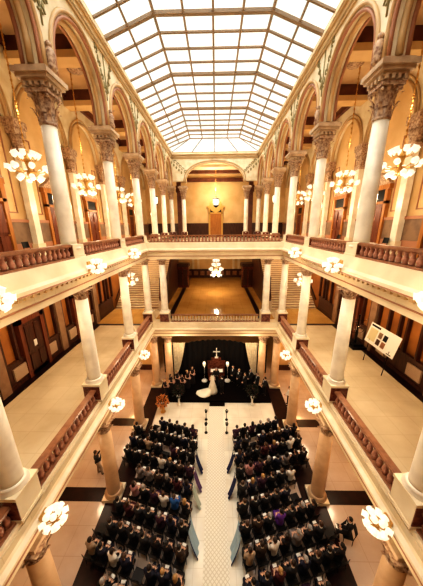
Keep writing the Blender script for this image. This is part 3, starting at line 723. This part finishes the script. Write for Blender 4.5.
def figure_meshes(pose, female=False, clothes='suit', hairstyle='short', yaw=0.0, vox=.017):
    J = skel(pose); k = .9 if female else 1.0; out = {}
    hp = Vector(J['head']); Rz = Matrix.Rotation(yaw, 3, 'Z')
    def torso(b, g):
        b.ell(J['pel'], (.155*(1.04 if female else 1)+g, .115+g, .12+g)); b.ell(J['waist'], (.128*k+g, .10+g, .14+g)); b.ell(J['chest'], (.165*k+g, .118+g, .17+g))
        for s in (-1, 1): b.cap(J['chest'], J['sh', s], .09*k+g, .062*k+g)
        if female:
            c = Vector(J['chest'])
            for s in (-1, 1): b.ell(c+Vector((s*.07,.09,.0)), .062+g)
    def arm(b, g, s, lower=True):
        b.cap(J['sh', s], J['el', s], .054*k+g, .041*k+g)
        if lower: b.cap(J['el', s], J['wr', s], .041*k+g, .029*k+g*.6)
    def leg(b, g, s):
        b.cap(J['hip', s], J['kn', s], .088*k+g, .057*k+g); b.cap(J['kn', s], Vector(J['kn', s]).lerp(Vector(J['an', s]), .35), .057*k+g, .056*k+g); b.cap(Vector(J['kn', s]).lerp(Vector(J['an', s]), .35), J['an', s], .056*k+g, .036*k+g)
    b = MB(); torso(b, 0)
    for s in (-1, 1):
        arm(b, 0, s); leg(b, 0, s); b.cap(Vector(J['an', s])+Vector((0,-.02,-.03)), J['toe', s], .04, .028)
    b.cap(J['neck'], hp-Vector((0,.02,.07)), .052*k, .05*k)
    b.ell(hp+Rz@Vector((0,-.012,.025)), (.080,.098,.098), 14, 10, 0, Rz); b.ell(hp+Rz@Vector((0,.025,-.05)), (.060,.068,.068), 12, 8, 0, Rz)
    body = remeshed(b, vox)
    def hd(p): return hp+Rz@Vector(p)
    body.ell(hd((0,.098,-.012)), (.014,.024,.026), 8, 6, 0, Rz)
    for s in (-1, 1):
        body.ell(hd((s*.032,.082,.018)), (.013,.008,.008), 8, 6, 1, Rz); body.ell(hd((s*.082,-.005,0)), (.012,.026,.036), 8, 6, 0, Rz)
        hand(body, J['wr', s], J['hd', s][0], J['hd', s][1], s)
    body.ell(hd((0,.088,-.052)), (.026,.008,.008), 8, 6, 2, Rz)
    out['body'] = body.mesh('body', [M['skin'], M['eye'], M['lip']])
    def cloth(b, nm): out[nm] = remeshed(b, .02, 5).mesh(nm, M['black'])
    if clothes in ('suit', 'shirt'):
        b = MB(); torso(b, .02)
        for s in (-1, 1): arm(b, .014, s)
        cloth(b, 'jacket' if clothes == 'suit' else 'shirt')
        b = MB(); b.ell(J['pel'], (.172,.132,.13))
        for s in (-1, 1): leg(b, .016, s)
        cloth(b, 'trousers')
        if clothes == 'suit':
            c = Vector(J['chest']); b = MB()
            b.grid([[(-.055,c.y+.128,c.z+.15),(0,c.y+.134,c.z+.15),(.055,c.y+.128,c.z+.15)],[(-.03,c.y+.146,c.z+.03),(0,c.y+.15,c.z+.03),(.03,c.y+.146,c.z+.03)],[(-.004,c.y+.142,c.z-.1),(0,c.y+.144,c.z-.1),(.004,c.y+.142,c.z-.1)]])
            b.lathe([(.062,0),(.066,.03),(.058,.05)], 12, (0,J['neck'][1],J['neck'][2]-.02))
            out['collar'] = b.mesh('collar', M['paper'])
    elif clothes in ('dress', 'sleeved'):
        b = MB(); torso(b, .015)
        if clothes == 'sleeved':
            for s in (-1, 1): arm(b, .012, s, False)
        if pose == 'sit':
            for s in (-1, 1): b.cap(J['hip', s], J['kn', s], .105, .082)
            b.ell((0,.3,.56), (.15,.22,.075)); b.tube([(0,.40,.57),(0,.41,.3)], [.125,.135], 16)
        else:
            b.lathe([(.13,1.05),(.19,.9),(.22,.6),(.27,.1),(.27,.06)], 20)
        cloth(b, 'dress')
    elif clothes == 'robe':
        b = MB(); torso(b, .03)
        for s in (-1, 1): b.cap(J['sh', s], J['el', s], .075, .075); b.cap(J['el', s], J['wr', s], .075, .085)
        b.lathe([(.17,1.1),(.22,.7),(.28,.06),(.28,.03)], 20); cloth(b, 'robe')
    sh = MB()
    for s in (-1, 1):
        a = Vector(J['an', s]); t = Vector(J['toe', s]); sh.ell((a+t)/2+Vector((0,0,-.022)), (.048,.125,.042))
    if pose != 'gown': out['shoes'] = sh.mesh('shoes', M['iron'])
    h = MB()
    h.ell(hd((0,-.032,.040)), (.093,.100,.099), 12, 10, 0, Rz)
    if hairstyle == 'long':
        h.ell(hd((0,-.075,-.08)), (.088,.05,.15), 12, 8, 0, Rz); h.ell(hd((.075,-.02,-.05)), (.022,.05,.11), 8, 6, 0, Rz); h.ell(hd((-.075,-.02,-.05)), (.022,.05,.11), 8, 6, 0, Rz)
    elif hairstyle == 'bun': h.ell(hd((0,-.135,.045)), (.052,.045,.05), 10, 8, 0, Rz)
    else: h.ell(hd((0,-.06,-.015)), (.08,.06,.07), 10, 8, 0, Rz)
    out['hair'] = h.mesh('hair', M['wood'])
    return out
def person(ms, loc, rz, label, group=None, mats={}, name='person'):
    r = empty(name, loc, rz); tag(r, label, 'person', group)
    for n, me in ms.items():
        o = link(n, me, r)
        if n in mats:
            o.material_slots[0].link = 'OBJECT'; o.material_slots[0].material = mats[n]
    return r
def cm(n, c, rough=.8): return mat(n, c, rough)
HAIR = [(cm('hair_black',(.008,.006,.005),.5),'black'), (cm('hair_darkbrown',(.022,.011,.006),.5),'dark'), (cm('hair_brown',(.06,.028,.012),.5),'brown'), (cm('hair_blond',(.36,.22,.09),.5),'blond'), (cm('hair_grey',(.30,.28,.26),.6),'grey')]
SUIT = [(cm('suit_black',(.008,.007,.009)),'black'), (cm('suit_charcoal',(.022,.020,.022)),'charcoal'), (cm('suit_navy',(.010,.012,.028)),'navy'), (cm('suit_brown',(.04,.022,.014)),'brown')]
DRESS = [(cm('dress_black',(.010,.007,.009)),'black'), (cm('dress_plum',(.045,.014,.035)),'plum'), (cm('dress_navy',(.012,.014,.035)),'navy'), (cm('dress_wine',(.07,.014,.018)),'wine red'), (cm('dress_grey',(.20,.17,.16)),'grey'), (cm('dress_rose',(.36,.18,.17)),'rose')]
SHIRT = [(cm('shirt_white',(.62,.58,.52)),'white'), (cm('shirt_tan',(.34,.25,.17)),'tan')]
BLUE = cm('dress_bright_blue',(.03,.12,.34)); PURPLE = cm('dress_violet',(.14,.04,.28)); TAN = cm('trousers_tan',(.32,.24,.17))

FM = [figure_meshes('sit', False, 'suit', 'short', y) for y in (0, .45, -.4)]
FS = [figure_meshes('sit', False, 'shirt', 'short', y) for y in (.1,)]
FW = [figure_meshes('sit', True, 'dress', 'long', y) for y in (.15, -.45)] + [figure_meshes('sit', True, 'sleeved', 'bun', y) for y in (.3, -.1)]
ch = MB().box(-.22,.22,-.20,.22,.365,.405)
for x in (-.2, .2):
    for y0 in (-.18, .19): ch.tube([(x,y0,0),(x,y0,.37)], .016, 6)
    ch.tube([(x,-.19,.38),(x*.97,-.29,.86)], .014, 6)
ch.grid([[(x,-.235-.012*(1-(x/.2)**2)-(z-.45)*.16,z) for x in (-.2,-.1,0,.1,.2)] for z in (.56,.7,.86)])
CHAIR = ch.mesh('chair', M['iron'])
PROG = MB().box(-.09,.09,-.048,.048,0,.006).box(-.085,-.002,-.046,.046,.006,.009).box(.002,.085,-.046,.046,.006,.009).mesh('program', M['paper'])
pr = random.Random(11)
cols_xy = [(s*5.42, YS[k]) for s in (-1, 1) for k in 'ZAB']
SEATW = .56; TH = R(15.5)
seat_words = ORD
for s, sn in SIDES:
    for r in range(10):
        y0 = 12.25-.86*r
        for k in range(8):
            q = .2+k*SEATW
            x = s*(1.25+q*math.cos(TH)); y = y0+q*math.sin(TH)
            if any(abs(x) > 4.5 and abs(y-cy) < 1.0 for cx, cy in cols_xy) or (r == 0 and k > 6): continue
            rz = s*TH; where = '%s seat from aisle, %s row from altar, %s block' % (seat_words[k] if k else 'first', seat_words[r] if r else 'first', sn)
            c = link('chair', CHAIR, None, (x, y, .012), (0,0,rz)); tag(c, 'black chair, '+where, 'chair', 'guest chairs in the %s block' % sn)
            if pr.random() < .05: continue
            hm, hw = pr.choices(HAIR, (4,4,2,1,1.6))[0]; t = pr.random(); jx = pr.uniform(-.03,.03)
            blue = (s, r, k) == (-1, 5, 1); vio = (s, r, k) == (1, 6, 3)
            loc = (x, y+jx, .012); rzz = rz+pr.uniform(-.16,.16); g = 'seated guests in the %s block' % sn
            if blue or vio:
                person(FW[2], loc, rzz, 'guest in %s dress, ' % ('bright blue' if blue else 'violet')+where, g, {'dress': BLUE if blue else PURPLE, 'hair': hm})
            elif t < .46:
                sm_, sw = pr.choices(SUIT, (5,2,2,1))[0]
                person(pr.choice(FM), loc, rzz, 'guest in %s suit, ' % sw+where, g, {'jacket': sm_, 'trousers': sm_, 'hair': hm})
            elif t < .53:
                sm_, sw = pr.choices(SHIRT, (2,1))[0]
                person(FS[0], loc, rzz, 'guest in %s shirt, ' % sw+where, g, {'shirt': sm_, 'trousers': SUIT[1][0], 'hair': hm})
            else:
                dm, dw = pr.choices(DRESS, (6,2,2,1.2,.8,.6))[0]
                person(pr.choice(FW), loc, rzz, 'guest in %s dress, ' % dw+where, g, {'dress': dm, 'hair': hm})
            if pr.random() < .45:
                ca, sa = math.cos(rzz), math.sin(rzz); lx, ly = pr.uniform(-.04,.04), .447
                o = link('program', PROG, None, (x+lx*ca-ly*sa, y+jx+lx*sa+ly*ca, .012+.645), (R(18),0,rzz+pr.uniform(-.15,.15)))
                tag(o, 'white open program on a lap, '+where, 'program', 'programs held by the guests')

# stage, altar group
struct(MB().box(-4.55,4.55,15.95,21,0,.2).build('floor_stage', M['stage'])); struct(MB().box(-.45,.78,15.55,15.95,.0,.1).build('floor_stage_step', M['stage']))
struct(MB().box(-.48,.62,.5,15.55,.012,.018).build('floor_aisle_runner', M['runner']))
def drape(name, m, f, nx, nz):
    rows = [[f(i/nx, j/nz) for i in range(nx+1)] for j in range(nz+1)]
    return MB().grid(rows).build(name, m)
o = drape('backdrop_curtain', M['black'], lambda u, v: (-4.9+9.8*u, 19.75+.07*math.sin(u*120), .2+v*(3.75-.5*min(1,abs(u*9.8-4.9)/3.3)**2-.2)), 160, 8)
tag(o, 'black pleated backdrop curtain with arched top behind the altar', 'curtain')
for s, sn in SIDES:
    def f(u, v, s=s):
        t = 1-v; w = .95*(1-t)**.6+.16; x0 = 3.8
        return (s*(x0-u*w), 18.95+.04*math.sin(u*34), .55+v*3.3)
    o = drape('side_curtain', M['white_cloth'], f, 40, 16)
    tag(o, 'cream side curtain gathered at the column, %s of the black backdrop' % sn, 'curtain', 'cream curtains framing the altar')
t = empty('altar_table', (.07,18.75,.2)); tag(t, 'dark altar table below the cross carrying two open white books', 'altar')
MB().box(-.75,.75,-.3,.3,.86,.93).build('tabletop', M['wood'], t); MB().box(-.68,.68,-.25,.25,0,.86).build('base', M['maroon'], t)
for x, w in ((-.28,'left'), (.42,'right')):
    o = empty('open_book', (.07+x,18.62,1.14)); tag(o, 'open white book on the %s half of altar table' % w, 'book', 'books on the altar')
    for e in (-1, 1): MB().add([(0,-.15,0),(e*.2,-.15,.035),(e*.2,.15,.16),(0,.15,.125),(0,-.15,-.01),(e*.2,-.15,.0),(e*.2,.15,.0),(0,.15,-.01)],[(0,1,2,3),(4,7,6,5),(0,4,5,1),(1,5,6,2),(2,6,7,3),(3,7,4,0)]).build('page_block', M['paper'], o)
rr = empty('reredos', (.1,19.3,.2)); tag(rr, 'reddish wooden altar screen behind the table, below the cross', 'altar screen')
MB().box(-.8,.8,-.06,.06,0,1.5).box(-.85,.85,-.09,.09,1.5,1.6).box(-.45,.45,-.06,.06,1.6,1.95).build('screen_panel', M['maroon'], rr)
for x in (-.6,-.2,.2,.6): MB().box(x-.15,x+.15,-.085,-.06,.75,1.45).build('inset_panel', M['maroon'], rr)
cr = empty('cross', (.13,19.25,2.15)); tag(cr, 'white standing cross above the altar against the black curtain', 'cross')
MB().box(-.05,.05,-.03,.03,.08,1.02).build('upright', M['paper'], cr); MB().box(-.32,.32,-.032,.032,.58,.68).build('crossbar', M['paper'], cr); MB().box(-.16,.16,-.1,.1,0,.08).build('foot', M['paper'], cr)
for x, w in ((-.98,'left'), (1.12,'right')):
    cs = empty('candle_stand', (x,18.5,.2)); tag(cs, 'tall white candle stand with glowing glass, %s of the altar' % w, 'candle stand', 'candle stands beside the altar')
    MB().lathe([(.26,0),(.28,.05),(.2,.12),(.05,.17)], 16).build('base', M['paper'], cs); MB().lathe([(.025,.15),(.025,1.5)], 8).build('pole', M['silver'], cs)
    MB().lathe([(.05,1.5),(.13,1.6),(.15,1.8),(.11,1.98)], 12).build('glass_chimney', M['paper'], cs); MB().lathe([(.03,1.62),(.03,1.82),(.015,1.9),(.002,1.96)], 8).build('candle', M['shade'], cs)
    light((x,18.2,2.3), 12, (1,.8,.55), .1)

# bride, groom, officiant, attendants
WHITE = cm('gown_satin',(.86,.80,.66),.5); BLK = SUIT[0][0]
fb = figure_meshes('bouquet', True, 'dress', 'bun'); fb.pop('dress'); fb.pop('shoes')
g = MB(); g.ell((0,.0,1.28),(.165,.13,.17)); g.ell((0,.01,1.1),(.135,.112,.14))
g.lathe([(.13,1.1),(.20,.95),(.30,.6),(.40,.2),(.46,.02)], 28); gm = g.mesh('gown', WHITE)
rows = []
for j in range(11):
    tt = j/10; cx = -.1-1.25*tt; cy = -.1-.12*math.sin(tt*3); w = .42+.16*math.sin(tt*PI)-.22*tt**3
    rows.append([(cx+.06*math.cos(u*PI), cy+w*math.cos(u*PI), .012+(.40*(1-tt)**2+.10)*math.sin(u*PI)) for u in [i/14 for i in range(15)]])
tr = MB().grid(rows).mesh('train', WHITE)
bl_ = empty('person', (-.22,17.05,.2), 0); tag(bl_, 'bride in cream gown with long train, back to the guests', 'person')
for n, me in fb.items():
    o = link(n, me, bl_)
    if n == 'hair': o.material_slots[0].link = 'OBJECT'; o.material_slots[0].material = HAIR[1][0]
link('gown', gm, bl_); link('train', tr, bl_)
vv = [[(.13*math.cos(a)*(1+j*.14), -.06-.05*j-.13*math.sin(a)*(1+.1*j), 1.72-.2*j+ (0 if j else 0)) for a in [PI*i/10 for i in range(11)]] for j in range(6)]
MB().grid(vv).build('veil', cm('veil_tulle',(.74,.68,.56)), bl_)
fg = figure_meshes('clasp', False, 'suit', 'short', .5)
S_ = {'jacket': BLK, 'trousers': BLK}
person(fg, (.58,16.8,.2), .5, 'groom in black suit standing right of the bride, facing altar', None, dict(S_, hair=HAIR[0][0]))
fo = figure_meshes('book', False, 'robe', 'short')
person(fo, (.1,17.9,.2), PI, 'officiant in black robe facing the couple before the altar', None, {'robe': BLK, 'hair': HAIR[4][0]})
fgm = [figure_meshes('clasp', False, 'suit', 'short', y) for y in (.2,-.3)]
fbm = [figure_meshes('bouquet', True, 'dress', hs) for hs in ('long', 'bun')]
BW = cm('bridesmaid_black',(.012,.007,.008))
place = ['nearest the altar', 'second from the altar', 'third from the altar', 'fourth from the altar', 'fifth from the altar', 'farthest from the altar']
for i, (x, y) in enumerate(((-2.05,18.15),(-2.42,17.55),(-2.82,17.0),(-3.32,17.5),(-3.75,16.95),(-4.15,16.35))):
    rz = math.atan2(-(.0-x), 16.6-y+.0)*.9 if False else math.atan2(-(0-x), (15.6-y))
    person(fbm[i % 2], (x,y,.2), rz, 'bridesmaid in dark dress left of the couple, %s' % place[i], 'bridesmaids', {'dress': BW, 'hair': HAIR[(i*2+1) % 4][0]})
    d = Vector((-math.sin(rz), math.cos(rz)))
    q = empty('bouquet', (x+d.x*.31, y+d.y*.31, 1.30)); tag(q, 'pale bouquet held by the bridesmaid %s' % place[i], 'bouquet', 'bridesmaid bouquets')
    b = MB()
    for k in range(16): a = 2.4*k; zz = 1-k/9; rr_ = math.sqrt(max(0,1-zz*zz)); b.ell((.085*rr_*math.cos(a),.085*rr_*math.sin(a),.03+.08*zz), .036, 6, 5)
    b.build('blossoms', cm('bouquet_pale',(.55,.36,.30)) if i == 0 else bpy.data.materials['bouquet_pale'], q); MB().lathe([(.02,-.16),(.035,-.02)], 8).build('stems', M['leaf'], q)
for i, (x, y) in enumerate(((1.62,18.3),(2.1,17.8),(2.55,17.25),(3.1,17.75),(3.6,17.2),(4.12,16.65))):
    rz = math.atan2(-(0-x), (15.4-y))
    person(fgm[i % 2], (x,y,.2), rz, 'groomsman in black suit right of the couple, %s' % place[i], 'groomsmen', dict(S_, hair=HAIR[(i*3) % 5][0]))
fp = figure_meshes('camera', False, 'shirt', 'short')
person(fp, (-6.75,10.15,0), R(-55), 'photographer in dark top and tan trousers standing alone in left aisle', None, {'shirt': SUIT[1][0], 'trousers': TAN, 'hair': HAIR[2][0]})
cmr = empty('camera', (-6.75+.34*math.sin(R(55)), 10.15+.34*math.cos(R(55)), 1.56), R(-55)); tag(cmr, 'black camera held up by the photographer in left aisle', 'camera')
MB().box(-.07,.07,-.04,.04,-.05,.05).box(-.03,.03,-.03,.03,.05,.075).build('housing', M['iron'], cmr); MB().lathe([(.035,.03),(.04,.14)], 12, m=Matrix.Rotation(R(-90),3,'X')).build('lens', M['iron'], cmr)
fr = figure_meshes('clasp', False, 'shirt', 'short')
person(fr, (5.85,15.75,0), R(70), 'attendant in white shirt standing on dark border right of stage', None, {'shirt': SHIRT[0][0], 'trousers': BLK, 'hair': HAIR[1][0]})
c = link('chair', CHAIR, None, (6.05,7.35,0), (0,0,R(75))); tag(c, 'single black chair standing apart, right of the right block', 'chair')
person(FM[0], (6.05,7.35,0), R(75), 'guest in black suit on the single chair right of right block', None, dict(S_, hair=HAIR[0][0]))
o = link('program', PROG, None, (6.05-.49*math.sin(R(75)),7.35+.49*math.cos(R(75)),.645), (R(18),0,R(75))); tag(o, 'white program on the lap of guest on single chair', 'program')

# flower stands, aisle stands, swags
def plant(b, c, r, n, sd, L=.16, W=.05):
    q = random.Random(sd)
    for i in range(n):
        u, t = q.uniform(-1,1), q.uniform(0,TAU); d = Vector((math.sqrt(1-u*u)*math.cos(t), math.sqrt(1-u*u)*math.sin(t), u)); p = Vector(c)+d*r*q.uniform(.45,1)
        x = d.cross(Vector((q.uniform(-1,1),q.uniform(-1,1),q.uniform(-1,1)))).normalized(); e = (d+Vector((0,0,.3))).normalized()
        b.add([p, p+e*L*.5+x*W, p+e*L, p+e*L*.5-x*W], [(0,1,2,3)])
for x, y, w in ((-2.92,15.72,'left'), (2.98,15.76,'right')):
    f_ = empty('flower_stand', (x,y,.012)); tag(f_, 'white pedestal vase with dark foliage at the stage edge, %s of the step' % w, 'flower stand', 'flower stands at the stage edge')
    MB().lathe([(.17,0),(.17,.06),(.08,.14),(.07,.45),(.12,.62),(.17,.8),(.15,.84)], 16).build('vase', M['paper'], f_)
    b = MB(); plant(b, (0,0,1.3), .45, 220, 3, .2, .055); b.build('foliage', M['leaf'], f_)
    b = MB(); q = random.Random(5)
    for i in range(26): a = q.uniform(0,TAU); zz = q.uniform(-.6,1); b.ell((.4*math.sqrt(1-zz*zz*.9)*math.cos(a), .4*math.sqrt(1-zz*zz*.9)*math.sin(a), 1.3+.4*zz), .035, 6, 5)
    b.build('blossoms', M['pinkpetal'], f_)
f_ = empty('flower_arrangement', (-4.05,14.95,.014)); tag(f_, 'large orange flower arrangement on the white floor left of the stage', 'flowers')
MB().lathe([(.2,0),(.2,.05),(.1,.12),(.14,.5),(.2,.6)], 14).build('urn', M['brass'], f_)
b = MB(); plant(b, (0,0,.95), .42, 170, 8, .22, .06); b.build('foliage', M['petal'], f_)
b = MB(); plant(b, (0,0,1.0), .36, 90, 9, .2, .05); b.build('leaves', M['leaf'], f_)
b = MB(); q = random.Random(6)
for i in range(40): a = q.uniform(0,TAU); zz = q.uniform(-.7,1); rr_ = .42*math.sqrt(max(.05,1-zz*zz*.9)); b.ell((rr_*math.cos(a), rr_*math.sin(a), .95+.45*zz), .05, 6, 5)
b.build('blossoms', M['petal'], f_)
for i, (x, y) in enumerate(((-.66,14.2),(-.62,13.05),(.86,14.2),(.82,13.05))):
    a_ = empty('aisle_stand', (x,y,.012)); tag(a_, 'small dark flower stand on the aisle edge, %s side, %s the altar' % ('left' if x < 0 else 'right', 'nearer' if y > 14 else 'farther from'), 'aisle stand', 'aisle stands')
    MB().lathe([(.11,0),(.11,.03),(.02,.05),(.02,.6),(.08,.66),(.09,.74)], 10).build('stand', M['iron'], a_)
    b = MB(); plant(b, (0,0,.80), .07, 45, i, .08, .025); b.build('foliage', M['leaf'], a_)
NAVY = cm('swag_navy',(.012,.016,.06)); PLUM = cm('swag_plum',(.10,.05,.12)); SAGE = cm('swag_sage',(.36,.40,.34)); ICE = cm('swag_ice_blue',(.30,.40,.46)); CREAM_ = cm('swag_cream',(.62,.60,.50))
for i, (s, y, mm, w) in enumerate(((-1,10.75,NAVY,'navy'),(-1,9.75,PLUM,'plum'),(-1,8.95,SAGE,'sage grey'),(-1,7.3,ICE,'ice blue'),(1,10.8,NAVY,'navy'),(1,9.45,NAVY,'dark navy'),(1,7.15,ICE,'ice blue'))):
    wdt = .5 if i not in (3, 6) else .8
    e_ = empty('aisle_swag', (0,0,0)); tag(e_, '%s fabric swag from a row-end chair to the aisle floor, %s, %s' % (w, 'left' if s < 0 else 'right', ['nearest the altar','second from altar','third from altar','farthest from altar','nearest the altar','second from altar','farthest from altar'][i]), 'swag', 'aisle swags')
    rows = [[(s*(1.12-.40*t**1.4+.03*math.sin(u*12)), y-.45*t+(u-.5)*wdt*(1-.25*t), .93-.90*t+.05*math.sin(u*PI)*(1-t)) for u in [k/10 for k in range(11)]] for t in [j/8 for j in range(9)]]
    MB().grid(rows).build('cloth', mm, e_)
    b = MB(); 
    for e in (-1, 1): b.ell((s*1.11, y+e*.07, .93), (.03,.07,.045), 8, 6)
    b.ell((s*1.10, y, .93), .03, 8, 6); b.build('bow', CREAM_ if mm is not ICE else NAVY, e_)
    if mm is ICE: MB().grid([[(s*(1.11-.40*t**1.4), y-.45*t-wdt*.5*(1-.25*t)+q_, .935-.90*t) for q_ in (-.05,.03)] for t in [j/8 for j in range(9)]]).build('dark_hem', NAVY, e_)

# ------------------------------------------------------------------ middle gallery: sign board on easel, ornamental stand
sb = empty('sign_board', (9.02,11.65,Z2)); tag(sb, 'white display board with four pictures on a black easel, middle right gallery', 'sign')
sb.rotation_euler = (0,0,R(-88))
tl = Matrix.Rotation(R(-14),4,'X')
def board(nm, x0, x1, z0, z1, d, m): 
    b = MB().box(x0,x1,-d-.012,-d+.0,z0,z1); me = b.mesh(nm, m); me.transform(Matrix.Translation((0,-.1,1.15)) @ tl); return link(nm, me, sb)
board('panel', -1.08,1.08,0,1.18,0, M['paper']).name = 'panel'
board('heading_bar', -.98,-.3,1.0,1.1,.013, M['iron'])
for i, (x, z) in enumerate(((-.15,.56),(.22,.56),(-.15,.16),(.22,.16))): board('picture', x-.13,x+.13,z,z+.32,.013, [M['wains'],M['iron'],M['wood'],M['rail']][i])
board('yellow_field', -.95,-.4,.2,.9,.013, cm('sign_cream',(.66,.58,.36)))
board('text_line', .62,.92,.07,.11,.013, M['iron'])
for x in (-.75,.75): MB().tube([(x,-.2,0),(x,-.05,1.4)], .022, 6).build('leg', M['iron'], sb)
MB().tube([(0,.55,0),(0,.1,1.7)], .022, 6).build('leg', M['iron'], sb)
os_ = empty('ornamental_stand', (9.25,14.1,Z2)); tag(os_, 'dark ornamental metal stand with glittering arms on black base, middle right gallery', 'stand')
MB().box(-.42,.42,-.55,.55,0,.16).box(-.3,.3,-.4,.4,.16,.28).build('base', M['iron'], os_)
MB().lathe([(.1,.28),(.06,.5),(.09,.9),(.045,1.2),(.04,2.1),(.06,2.2)], 10).build('post', M['iron'], os_)
for k in range(10):
    a = TAU*k/10; z = 1.0+.22*(k % 5)
    am = MB().tube([(0,0,z),(.2*math.cos(a),.2*math.sin(a),z-.08),(.4*math.cos(a),.4*math.sin(a),z+.06)], .014, 6).build('arm', M['iron'], os_)
    MB().ell((.4*math.cos(a),.4*math.sin(a),z+.1), .035, 8, 6).build('finial', M['silver'], am)
for i, (x, y) in enumerate(((-9.3,11.75),(9.3,18.4),(9.3,13.3))):
    c = link('chair', CHAIR, None, (x*.985,y,Z3), (0,0,R(-90) if x < 0 else R(90))); tag(c, 'dark chair against the wall of upper %s gallery%s' % ('left' if x < 0 else 'right', '' if i == 0 else (', far one' if i == 1 else ', near one')), 'chair', 'upper gallery chairs')
#</PEOPLE>

# ------------------------------------------------------------------ camera, world
F, PITCH, YAW, ROLL = 233.8763, .2769, -.0197, -.0082
def ray(u, v):
    c, s = math.cos(ROLL), math.sin(ROLL); u, v = c*u+s*v, -s*u+c*v
    x, fw, up = u/F, 1.0, -v/F
    c, s = math.cos(PITCH), math.sin(PITCH); y, z = c*fw+s*up, -s*fw+c*up
    c, s = math.cos(YAW), math.sin(YAW); return Vector((c*x+s*y, -s*x+c*y, z))
f0 = ray(0, 0); rt = (ray(10, 0)-f0).normalized(); up = (ray(0, -10)-f0).normalized()
cam = bpy.data.cameras.new('camera'); co = bpy.data.objects.new('camera', cam); col.objects.link(co)
m = Matrix.Identity(4)
for i in range(3): m[i][0] = rt[i]; m[i][1] = up[i]; m[i][2] = -f0.normalized()[i]
m.translation = Vector((.0935, 0, 13.871)); co.matrix_world = m
cam.sensor_fit = 'HORIZONTAL'; cam.sensor_width = 36; cam.lens = F/423*36; cam.clip_end = 200; cam.clip_start = .05
sc.camera = co
sl = bpy.data.lights.new('skylight_sun', 'SUN'); sl.energy = 15.0; sl.angle = R(110); sl.color = (1,.97,.92)
so = bpy.data.objects.new('skylight_sun', sl); col.objects.link(so); so.location = (0,12,40); so.rotation_euler = (R(4),0,0)
wd = bpy.data.worlds.new('world'); sc.world = wd; wd.use_nodes = True
wd.node_tree.nodes['Background'].inputs['Color'].default_value = (.92,.94,.90,1); wd.node_tree.nodes['Background'].inputs['Strength'].default_value = .75
sc.view_settings.view_transform = 'Standard'; sc.view_settings.look = 'High Contrast'; sc.view_settings.exposure = -0.35
sc.cycles.max_bounces = 8; sc.cycles.diffuse_bounces = 4; sc.cycles.use_denoising = True
sc.cycles.sample_clamp_indirect = 6
